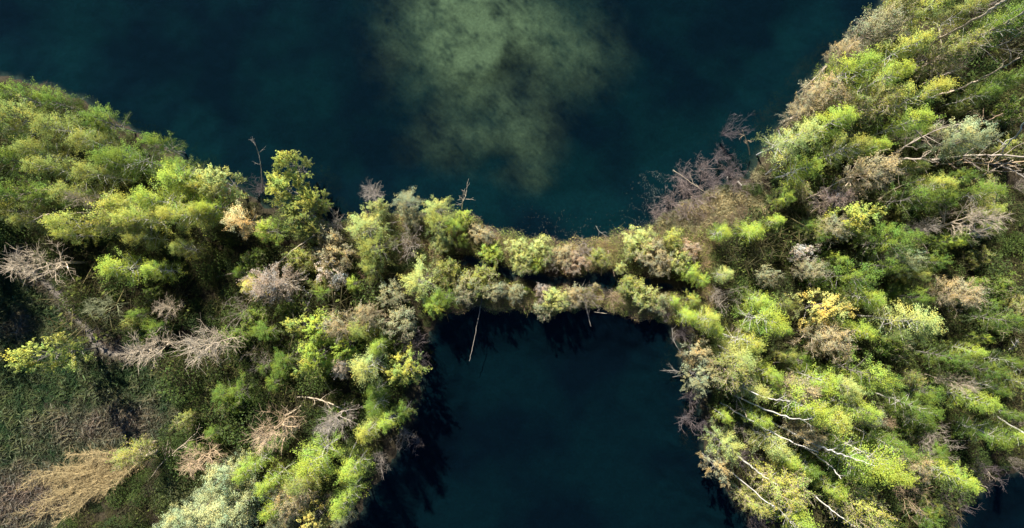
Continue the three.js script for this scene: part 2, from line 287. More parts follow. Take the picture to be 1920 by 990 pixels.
// ---------------------------------------------------------------- every tree and shrub: photo place of its crown, radius, species + leaf colour, height, which one it is
const LIST = `
1681 20 34 dO 9 leaning over the upper pond at the top frame edge
1732 20 34 bY 12 cut by the top edge, above the brown clearing
1800 26 30 bO 11 at the top edge, second crown above the brown clearing
1858 52 42 bM 13 under the two pale leaning trunks at top right
1843 8 26 hK 4 in the extreme top right corner beside a leaning trunk
1905 20 28 bM 12 in the very top right corner
1638 62 40 dG 9 overhanging the upper pond, above the great lime birch
1686 97 40 bY 14 with white trunk and limbs showing, under the grey-green crown
1590 128 42 bL 13 on the upper pond edge, beside the white-limbed yellow-green birch
1645 152 32 bL 12 low on the slope below the white-limbed yellow-green birch
1577 106 24 dT 6 hanging over the upper pond beside a slanting pole
1766 105 30 dO 9 standing just below the brown clearing
1535 185 38 dT 8 on the upper pond edge between two lime birches
1625 196 42 dO 9 with fine grey twigs, left of the forked yellow birch
1712 186 38 bY 14 tallest of the pair left of the long leaning log
1690 234 34 bL 12 lower of the pair left of the long leaning log
1550 236 36 bL 12 spreading above the pair of white trunks by the shore
1500 212 26 dT 6 at the pond edge just above the big pale lime birch
1830 176 24 bM 9 just under the long pale leaning log
1862 160 22 rM 8 between the long leaning log and the right edge
1906 145 24 bM 10 against the right edge, near the end of the long leaning log
1476 266 42 bP 12 with thin white trunks, nearest the drowned shrubs
1507 316 38 bL 11 spilling down from the pale birch by the drowned shrubs
1468 372 21 rL 6 small and round, below the pale birch by the drowned shrubs
1348 436 23 bL 6 round, left one of two on the grassy spit
1408 434 30 bL 7 round, right one of two on the grassy spit
1450 416 18 bL 6 tucked against the round bright one on the grassy spit
1510 423 17 rM 6 alone in the dark gap right of the grassy spit
1528 446 15 rM 6 beneath the alone-standing small one right of the spit
1577 282 36 bO 11 between the pale birch and the small bright round one
1632 278 24 bL 9 small round one above the tangle of fallen trunks
1800 256 34 wS 9 alone among brown brush, below the long leaning log
1620 330 34 dT 9 hairy crown below the tangle of fallen trunks
1703 312 19 bO 8 between two branches of the fallen trunk pile
1700 371 31 rM 10 dome beneath the fallen trunk pile
1749 348 27 bY 9 left of a twin green crown, below fallen trunks
1784 337 21 rM 9 right half of the twin crown below fallen trunks
1843 364 34 bM 10 wide crown near the right edge, below fallen trunks
1850 392 27 bY 9 arching ochre-tipped one above the bare spreading tree
1591 414 34 cY 9 beside dark gaps of the right wood
1557 432 26 dG 7 half hidden left of the yellow-dotted crown
1652 440 30 rM 9 upper of the group around the frosted crown
1688 446 26 rM 9 touching the frosted crown on its upper right
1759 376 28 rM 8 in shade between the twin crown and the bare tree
1800 420 38 nN 9 spreading long limbs towards the white fallen log
1780 453 20 rL 7 under the limbs of the bare spreading tree
1717 428 22 nK 7 thin and upright, right of the frosted crown
1505 478 25 sW 5 covered in blossom, in the dark gap below the spit
1655 458 38 rM 10 broad one left of the frosted crown
1690 480 28 wS 8 frosted pale crown in the middle of the right wood
1643 494 32 rM 9 under the left side of the frosted crown
1561 485 17 rL 6 small one right of the white blossoming shrub
1585 521 42 rM 11 feathery one above the amber tree
1630 556 30 bL 10 feathery lower tip right of the amber tree
1536 581 37 cA 8 standing alone over dark ground in the right wood
1711 556 25 rM 8 low crown above the pale white-trunked crown
1692 603 44 bP 13 lying sideways with one white trunk line, right wood centre
1606 622 32 bL 10 bushy one left of the sideways white-trunked crown
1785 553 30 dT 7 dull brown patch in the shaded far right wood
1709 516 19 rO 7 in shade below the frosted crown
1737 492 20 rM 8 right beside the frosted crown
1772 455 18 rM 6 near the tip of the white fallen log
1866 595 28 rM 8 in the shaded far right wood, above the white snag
1818 656 22 bL 8 bright tip in the far right wood left of the white snag
1764 667 28 rM 9 one straight above the bare white-stemmed tree
1840 634 12 rL 5 tiny bright one in the far right wood
1606 692 40 rL 11 round one at the upper end of the lower right grove
1882 676 22 bM 8 right of the bare white-stemmed tree, by the snag
1840 692 22 rM 8 between the bare white-stemmed tree and the snag
1545 640 34 dT 10 leaning brown trunks with ochre tips, below the amber tree
1785 716 22 nN 8 white forked stem in the far right wood
1813 747 30 bL 9 just below the bare white-stemmed tree
1862 726 24 bM 8 right and slightly below of the bare white-stemmed tree
1726 734 32 rM 8 bushy mass left of the bare white-stemmed tree
1904 715 20 bY 8 at the right edge below the broken snag
1575 720 32 bP 11 at the upper right of the lower grove, near dark gap
1638 708 28 rM 9 bordering the dark gap beside the lower grove
1605 770 34 rG 10 soft grey crown on the right rim of lower grove
1650 786 16 nB 6 small, poking into the dark gap of the lower grove
1620 848 56 bL 14 biggest crown of the lower grove, crossed by white trunk
1670 834 36 bM 12 right flank of the biggest lower grove crown
1705 760 32 bM 10 between the dark gap and the purple brush
1724 792 28 bM 9 just left of the grey-purple brush patch
1757 832 42 hK 4 wide twig thicket near the third pond
1842 808 32 bM 9 hanging over the brush by the third pond
1902 818 24 bL 9 at the right edge above the third pond
1772 888 34 bL 10 stretched sideways towards the third pond
1705 868 28 dT 7 between the biggest grove crown and the sideways one
1706 930 38 hB 5 like a broom, above the bottom edge near the third pond
1662 872 34 bL 12 lower right flank of the biggest lower grove crown
1599 944 40 dY 10 with radiating white branches near the bottom edge
1636 980 32 bM 9 cut by the bottom edge beside the radiating white branches
1732 968 26 rM 6 at the bottom edge left of the third pond
1748 946 18 rO 5 small one between the broom shrub and the third pond
1845 885 36 hV 3 standing in the water margin of the third pond
1784 940 34 hV 3 dark fringe on the near shore of the third pond
1875 770 20 bM 8 against the right edge above the purple brush
1905 866 14 hK 3 pink sprig at the third pond by the right edge
1353 832 34 rP 9 standing out into the lower pond on its right shore
1342 874 26 cT 7 lowest of the pair jutting into the lower pond
1356 778 17 bL 6 small sprig hanging over black water, right shore
1418 782 22 bL 9 narrow one by crossing white trunks, lower right shore
1450 830 38 bP 11 behind the pair that juts into the lower pond
1481 862 26 bL 9 joined below the crown behind the jutting pair
1404 856 28 hV 4 in the dark behind the jutting pair
1398 798 24 hK 4 between crossing white trunks on the lower right shore
1458 903 42 dY 9 broad straw-coloured crown, lower right shore near bottom
1403 934 22 dY 7 small straw-coloured one at the pond edge near bottom
1490 962 44 bL 12 with zigzag white stems, at the bottom edge
1490 756 46 bL 13 middle of the grove west of the bare white-limbed crown
1545 778 40 bY 13 centre of the lower grove with a curved white trunk
1594 762 32 bL 12 above the grey soft crown in the lower grove
1503 812 28 dT 8 thin hollow in the middle of the lower grove
1518 876 32 bM 9 dark green hollow right of the straw-coloured crown
1581 862 40 bM 11 left beneath the crossing white trunk of the grove
1563 914 28 bL 9 between the radiating branches and the zigzag stems
1482 726 26 dT 10 with radiating white limbs at the head of lower grove
1424 984 24 hV 4 grey one at the bottom edge beside the lower pond
1271 490 24 sP 4 end of the north bank near the ditch
1294 510 22 rL 5 right end of the ditch, above the dark brush
1312 526 17 rL 5 small one touching the dark brush past the ditch
1356 515 19 bP 6 bright small one right of the ditch end
1353 556 30 hK 4 purple-brown hollow right of the ditch
1265 562 15 bL 5 small one at the right end of the south bank
1296 562 17 rY 5 small one between south bank and brush hollow
1287 591 25 bL 7 at the upper right corner of the lower pond
1322 598 30 bY 8 yellow-topped, second from the lower pond corner
1338 618 24 bL 8 below the yellow-topped one at the lower pond corner
1426 564 28 bL 9 upper lobe of the broad bright crown, right shore
1421 596 42 bL 11 broad bright crown above pale fallen wood
1465 568 20 rO 7 beside the broad bright crown, towards the amber tree
1461 618 18 bM 7 below the broad bright crown, towards the amber tree
1398 640 38 bY 11 below the pale fallen wood on the right shore
1387 665 38 bP 11 second below the pale fallen wood, right shore
1366 692 38 dO 8 above the bare head of the lower grove, shoreward
1308 664 26 cT 6 on the right shore where dead branches reach water
1314 708 34 cG 6 lower one on the right shore by dead branches
1287 622 26 hV 4 black and twiggy at the lower pond corner
1440 696 30 bL 10 left of the bare white-limbed head of the grove
1403 726 32 bP 9 shoreward of the bare white-limbed head of the grove
1534 712 38 bL 11 right of the bare white-limbed head of the grove
1434 519 24 sG 5 above the broad bright crown, near white blossoms
1516 508 22 dG 6 below the white blossoming shrub
1469 664 20 rO 6 in the dark strip behind the right shore
905 443 25 sT 4 north bank, next to the brightest green shrub
923 477 26 sL 4 brightest one of the north bank, solid green
973 466 25 sP 4 north bank, third crown left of the ditch head
1015 468 27 sP 4 north bank, directly above the ditch's left tip
978 494 26 sP 4 north bank's shaded side, right of the brightest
1007 497 17 sL 3 small vivid one at the ditch's left tip
1030 492 16 hK 3 thin greyish one at the ditch's left tip
1056 480 26 sT 3 north bank, left half of the dry peach stretch
1080 494 25 sR 3 north bank, dry low one over the ditch
1124 484 22 sO 3 north bank, above the open ditch water
1097 468 24 hK 3 on the upper pond edge, dry peach stretch
1162 504 13 sP 2 small one dangling by the open ditch water
1193 461 33 sP 4 north bank, big one near the speckled water
1222 478 30 sT 4 north bank, right of the dry peach stretch
1208 445 23 sP 4 touching the speckled water of the upper pond
1262 451 24 sY 4 below the drowned purple shrubs
1240 497 27 sT 4 above the right end of the ditch
1290 470 25 sR 3 dry one below the grassy spit
899 524 34 sO 4 south bank, under the shaded track
876 542 30 sG 4 south bank, where the long pole leans out
930 546 25 sG 4 south bank, right of the long leaning pole
968 549 20 sG 3 south bank, before the dark notch
988 544 8 sL 2 tiny green one in the dark notch of south bank
1018 549 19 sK 3 south bank, right of the dark notch
1041 562 27 sP 4 south bank, greenest one under the ditch
1018 581 22 sG 3 hanging lowest over the lower pond from south bank
1076 557 25 sT 3 south bank, middle under the open ditch
1107 557 24 hK 3 south bank, with a stick pointing to the pond
1117 538 9 sT 2 tiny dry one at the ditch gap
1152 557 20 hR 3 peach dry twigs right of the ditch gap
1184 538 29 sO 4 south bank, right of the ditch gap
1210 557 31 sP 4 south bank, broadest towards the right end
1234 570 25 sG 3 south bank, low over the lower pond's corner
1250 583 18 hV 3 at the right end of the south bank
416 346 31 cP 8 over the upper pond, above the apricot tree
408 388 30 bL 9 left of the apricot tree
463 414 35 rC 8 the only one, between green crowns by the pond
506 433 25 rL 7 joined to the apricot tree's right side
544 310 27 cY 10 tip leaning furthest out over the upper pond
538 358 33 cY 9 body under the tip leaning over the upper pond
589 375 22 cY 7 right shoulder of the tree leaning over the pond
563 400 37 cO 8 base part of the leaning yellow tuft tree
584 430 28 cO 6 below the leaning yellow tuft tree, shaded
479 352 24 hV 4 between the pale tuft tree and the leaning one
620 420 32 hK 5 upper pond edge right of the leaning tuft tree
618 458 35 sT 5 large dry one, left start of the north bank
702 362 24 nK 6 snag at the pond edge with broken tips
710 392 24 sP 4 at the foot of the broken-tipped snag
765 380 31 rG 6 right of the broken-tipped snag on the pond edge
689 425 45 rP 7 broadest crown of the north bank
710 468 37 rO 6 south of the north bank's broadest crown
765 450 35 hK 5 radiating like a fan mid north bank
775 408 25 sG 4 between the pinkish fan and the pond
820 391 31 rP 6 second crown left of the small dead snag
826 424 33 rO 6 inner side of the crown near the dead snag
831 456 25 sP 4 shaded rim above the track, under dead snag
852 425 23 rL 5 bright one right below the small dead snag
871 411 21 sL 4 furthest right of the bright ones near dead snag
867 453 15 sL 3 small bright one left of the brightest shrub
636 484 34 sT 5 straw-coloured one below the north bank's start
626 515 36 sW 5 pale flecked one above the twin poles
663 532 18 rL 5 small one right of the pale flecked shrub
610 553 20 rM 5 small one beneath the pale flecked shrub
697 505 27 rO 5 above the shaded track in the left wood
471 539 25 bA 7 small glowing one in the left wood
523 532 38 dK 7 haze of twigs right of the amber birch
794 528 45 rP 6 big one below the shaded track
736 553 31 sG 4 left of the big pale one below the track
815 570 28 rL 5 at the upper left corner of the lower pond
841 512 30 sO 4 between the track and the pond corner
841 554 27 rM 4 low one at the upper left pond corner
600 616 31 cL 9 upper crown of the left shore cluster
568 609 22 cY 8 leftmost tuft of the left shore cluster
644 607 29 dT 8 hazy middle of the left shore cluster
683 620 35 bO 9 shaded yellow one of the left shore cluster
691 592 24 dT 7 twiggy top of the left shore cluster
597 662 29 cL 9 lower left crown of the left shore cluster
647 648 26 cL 8 centre crown of the left shore cluster
584 682 21 cY 8 lowest left tuft of the left shore cluster
647 685 20 dW 6 blossom patch under the left shore cluster
697 685 41 bP 10 with white limbs radiating from its centre
760 688 32 cY 7 flecked, on the lower pond's left shore
712 647 22 bL 8 above the crown with radiating white limbs
749 606 35 sG 5 grey one below the upper left pond corner
768 640 34 hV 4 dark one with branches reaching over the pond
784 674 24 hV 4 dark one above the yellow flecked tree
707 732 28 bM 8 shaded one under the radiating white limbs
708 756 29 bM 8 above the brilliant pair by the lower pond
762 764 20 rM 6 between the brilliant pair and the pond
729 790 30 bL 9 right half of the brilliant pair by the pond
697 802 29 bY 9 left half of the brilliant pair by the pond
513 804 42 nB 9 orange-brown, under the pale zigzag log
630 782 34 nK 8 pinkish, at the end of the pale zigzag log
757 818 20 hK 4 just below the brilliant pair, over the pond
706 864 28 hK 4 sticking out over the lower pond, left shore
600 853 46 bL 12 wide, with pale branching stem, bottom left grove
663 878 34 bL 11 with a thin pale stem, pond side of bottom grove
652 930 32 bL 10 lowest bright one hanging over the lower pond
644 966 24 rG 6 at the bottom edge over the lower pond
576 900 36 bO 11 straw-green, under the wide pale-stemmed birch
586 972 30 cA 8 golden flecked, at the bottom edge by the pond
514 898 28 bL 10 with arched pale stems left of the wide birch
557 928 30 dT 9 straw-coloured with a pale twig, bottom grove
431 894 36 wS 9 upper lobe of the great silvery mass
446 953 48 wS 9 main lobe of the great silvery mass, bottom
392 955 38 wS 8 left lobe of the great silvery mass, bottom
342 980 32 wS 7 lowest left lobe of the great silvery mass
479 868 28 bL 9 between the silvery mass and the orange bare tree
511 950 30 bL 9 right of the silvery mass at bottom
531 976 24 wG 7 at the bottom edge right of the silvery mass
616 937 20 hV 4 dark hole inside the bottom grove by the pond
373 857 35 nB 7 orange-brown, above the silvery mass
257 845 28 dY 6 pale tuft behind the golden fallen tree
231 503 41 bL 10 brilliant one alone in the left wood
297 510 28 bL 9 right wing of the brilliant lone one
79 492 42 nN 9 sprawling at the left edge above the black shade
92 670 36 cY 11 with a bent trunk, alone by the meadow path
291 652 36 nN 9 left of the two beside the meadow
404 644 46 nN 10 right of the two beside the meadow, largest
315 574 22 nN 5 small, above the two big bare ones
200 572 26 nG 6 thin, hanging stems above the meadow path
158 366 37 bO 11 under the first dim crowns at far left
147 418 36 bY 11 right of a long pale limb at far left
131 440 22 bY 9 lower tip of the crown near the pale limb
223 384 41 bY 11 left of the small bare grey crown, left wood
184 379 24 nN 9 small grey bare crown buried in the left canopy
236 409 37 dY 10 straw-tinted one in the middle of left canopy
276 411 35 bY 11 middle of the left canopy, under the straw one
302 376 38 bL 12 upper middle of the left canopy
336 346 42 bL 12 large one on the pond rim of left canopy
347 403 35 bY 11 with pale crossing stems, left canopy
341 318 30 bM 10 at the pond rim, topmost in the clear light
381 352 30 cY 9 pond rim, next to the pale tuft tree
381 397 28 bY 10 left beside the lime birch near the apricot tree
226 425 32 bO 10 lower rim of the left canopy
276 446 28 bO 9 lowest of the left canopy, over dark ground
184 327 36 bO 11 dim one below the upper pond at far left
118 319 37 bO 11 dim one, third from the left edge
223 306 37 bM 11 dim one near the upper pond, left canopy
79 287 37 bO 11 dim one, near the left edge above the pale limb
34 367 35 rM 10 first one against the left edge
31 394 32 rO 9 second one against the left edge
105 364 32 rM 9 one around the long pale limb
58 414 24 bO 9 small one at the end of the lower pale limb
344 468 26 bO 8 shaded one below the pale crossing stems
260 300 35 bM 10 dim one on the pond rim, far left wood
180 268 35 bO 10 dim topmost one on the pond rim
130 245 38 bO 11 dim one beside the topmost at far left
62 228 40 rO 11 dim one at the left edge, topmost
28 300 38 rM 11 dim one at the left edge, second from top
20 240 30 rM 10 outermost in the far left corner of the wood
1290 352 26 hU 3 drowned, left end of the spit's water side
1262 378 32 hU 3 drowned, furthest left beside the speckled water
1312 368 34 hU 3 drowned, second along the spit's water side
1342 338 32 hV 3 drowned, middle of the spit's water side
1290 392 26 hU 3 drowned, against the dry peach shrub below
1376 322 28 hV 3 drowned, nearest the pale birch with thin trunks
1375 240 22 hV 7 tallest drowned one, alone in upper pond
1385 345 26 hU 3 on the spit where the small stump stands
1425 330 22 hT 3 dry brush under the thin white trunks
1292 790 28 hV 3 black one standing in the lower pond, right side
1302 745 24 hV 3 black one at the right shore, above sprig
1322 800 24 hV 3 black one between the water and jutting pair
780 830 16 hV 3 black one hanging by the brilliant pair
1560 375 30 dV 6 grey haze in the gap right of the spit
1660 110 20 bM 8 under the limbs of white-limbed yellow-green birch
40 185 34 rM 9 behind the pond rim at the far left
112 196 34 rM 8 leaning over the pond at the far left
200 228 34 rM 8 on the rim where the far left wood narrows
300 272 30 rM 8 over the pond at the far left rim
-140 392 62 rM 13 beyond the left frame edge, upper one
-165 440 66 rM 14 beyond the left frame edge, middle one
-190 490 62 rM 14 beyond the left frame edge, lower one
-120 330 55 rM 12 beyond the left frame edge, topmost
1235 398 24 hU 2 drowned, thin outermost twigs at the speckled water
1325 312 28 hU 3 drowned, thin and furthest from the spit
1355 292 24 hV 3 drowned, below the tallest drowned tree
1280 330 26 hU 2 drowned, thin one out from the left end
`;
for (const row of LIST.trim().split('\n')) {
  const [x, y, r, kind, h, ...loc] = row.split(' ');
  plant(+x, +y, +r, kind, +h, loc.join(' '));
}

{ // low bushes that fill the woods
  const marks = [[1536, 581, 'amber tree'], [1800, 256, 'lone silvery willow'], [1690, 480, 'frosted crown'], [1800, 420, 'bare spreading tree'], [1785, 716, 'bare white-stemmed tree'], [1692, 603, 'sideways pale crown'], [1620, 848, 'biggest grove crown'], [1757, 832, 'grey-purple brush patch'], [1505, 478, 'white blossoming shrub'], [1830, 165, 'long leaning log'],
    [404, 644, 'largest bare tree'], [231, 503, 'brilliant lone birch'], [471, 539, 'glowing amber birch'], [513, 803, 'orange-brown bare tree'], [431, 894, 'great silvery mass'], [626, 515, 'pale flecked shrub'], [600, 640, 'left shore cluster'], [315, 574, 'small bare tree']], taken = new Set();
  const where = (px, py) => {                     // a landmark the photograph shows, the direction and the distance from it
    for (const [mx, my, word] of [...marks].sort((a, b) => Math.hypot(a[0] - px, a[1] - py) - Math.hypot(b[0] - px, b[1] - py))) {
      const dx = px - mx, dy = py - my, v = Math.abs(dy) > 0.4 * Math.abs(dx) ? (dy < 0 ? 'above' : 'below') : '', h = Math.abs(dx) > 0.4 * Math.abs(dy) ? (dx < 0 ? 'left' : 'right') : '';
      const s = 'in undergrowth, ' + ['close', 'just', 'a little', 'some way', 'well'][[3, 5, 7, 10, 1e9].findIndex((r) => Math.hypot(dx, dy) * MPP < r)] + ' ' + (v && h ? v + ' ' + h + ' of' : v || h + ' of') + ' the ' + word;
      if (!taken.has(s)) { taken.add(s); return s; }
    }
  };
  const fill = (n, x0, x1, y0, y1, group, kinds, clear) => {
    for (let k = 0, tries = 0; k < n && tries < 4000; tries++) {
      reseed(700000 + x0 * 13 + tries); const px = rr(x0, x1), py = rr(y0, y1), [x, z] = at(px, py, 2);
      if (landSide(x, z) < 2 || meadowSide(x, z) < 1.5 || clear(px, py)) continue;
      plant(px, py, rr(15, 30), kinds[k % kinds.length], rr(2.6, 5), where(px, py), group); k++;
    }
  };
  const clearing = (px, py) => Math.hypot(px - 760, (py - 525) * 3) < 120 || (px > 860 && px < 1330 && py > 430 && py < 590);
  fill(46, 250, 640, 480, 860, 'low bushes in the undergrowth of the left wood', ['sM', 'rM', 'rM', 'sO', 'sM', 'hK'], clearing);
  fill(58, 1480, 1920, 130, 860, 'low bushes in the undergrowth of the right wood', ['sO', 'sM', 'rM', 'hK', 'dO', 'sM', 'rM'], clearing);
}

// ---------------------------------------------------------------- fallen and leaning trunks, snags: [x, y, height] in photo places, radius at foot and tip, side branches
function deadwood(name, label, pts, r0, r1, tint, sides = 0, spread = 2, group) {
  reseed(90000 + serial * 31); serial++;
  const b = new Build(), P = pts.map(([x, y, h]) => { const [wx, wz] = at(x, y, h); return V(wx, h, wz); });
  if (P[0].y > P[P.length - 1].y) { P.reverse(); [r0, r1] = [r1, r0]; }
  if (P[0].y > 2) {                                // its foot stands on the ground below
    const d = V().subVectors(P[0], P[1]).setY(0), h = P[0].y; d.setLength(Math.min(d.length(), h * 0.35));
    const q = P[0].clone().add(d); P.unshift(V(q.x, Math.max(ground(q.x, q.z), -0.3) - 0.1, q.z)); r0 = Math.max(r0, r1) * 1.15;
  }
  const o = P[0].clone();
  const curve = new THREE.CatmullRomCurve3(P.map((p) => p.clone().sub(o))), N = 6 + P.length * 4, path = [];
  const len = curve.getLength();
  for (let k = 0; k <= N; k++) path.push(curve.getPoint(k / N).addScaledVector(unit(), k && k < N ? len * 0.006 : 0));
  const bark = () => { const k = rnd() < 0.2 ? rr(0.55, 0.8) : rr(0.8, 1.15); return [k, k, k]; };
  if (name === 'white_trunk') { r0 *= 0.75; r1 *= 0.75; }
  b.tube(path, path.map((_, k) => lerp(r0, r1, k / N)), 7, bark);
  const br = sides > 7 ? new Build() : b;
  for (let j = 0; j < sides; j++) {
    const u = lerp(0.35, 0.97, (j + rnd()) / sides), k = Math.floor(u * N), a = path[k], d = V().subVectors(path[Math.min(k + 1, N)], path[Math.max(k - 1, 0)]).normalize();
    const e = d.multiplyScalar(0.9).addScaledVector(unit(), 0.75).normalize(); e.y = Math.abs(e.y) * 0.5;
    const L = spread * rr(0.5, 1.1), m = a.clone().addScaledVector(e, L * 0.5).addScaledVector(unit(), L * 0.08), t = a.clone().addScaledVector(e, L).addScaledVector(unit(), L * 0.15);
    const rb = Math.max(lerp(r0, r1, u) * 0.45, 0.025);
    br.tube([a, m, t], [rb, rb * 0.7, 0.014], 4, bark);
    for (let q = 0; q < 3; q++) { const w = a.clone().lerp(t, rr(0.3, 0.95)); br.tube([w, w.clone().addScaledVector(e, L * 0.3).addScaledVector(unit(), L * 0.28)], [rb * 0.5, 0.012], 3, bark); }
  }
  const g = new THREE.Group(); g.name = numbered(name); g.position.copy(o);
  const t = new THREE.Mesh(b.geometry(), barkMat(tint)); t.name = 'trunk'; g.add(t);
  if (sides > 7) { const s = new THREE.Mesh(br.geometry(), barkMat(tint)); s.name = 'branches'; g.add(s); }
  scene.add(shade(tag(g, label, { dead_pole: 'pole', fallen_log: 'log', broken_snag: 'snag', white_trunk: 'trunk' }[name] ?? 'trunk', group)));
}
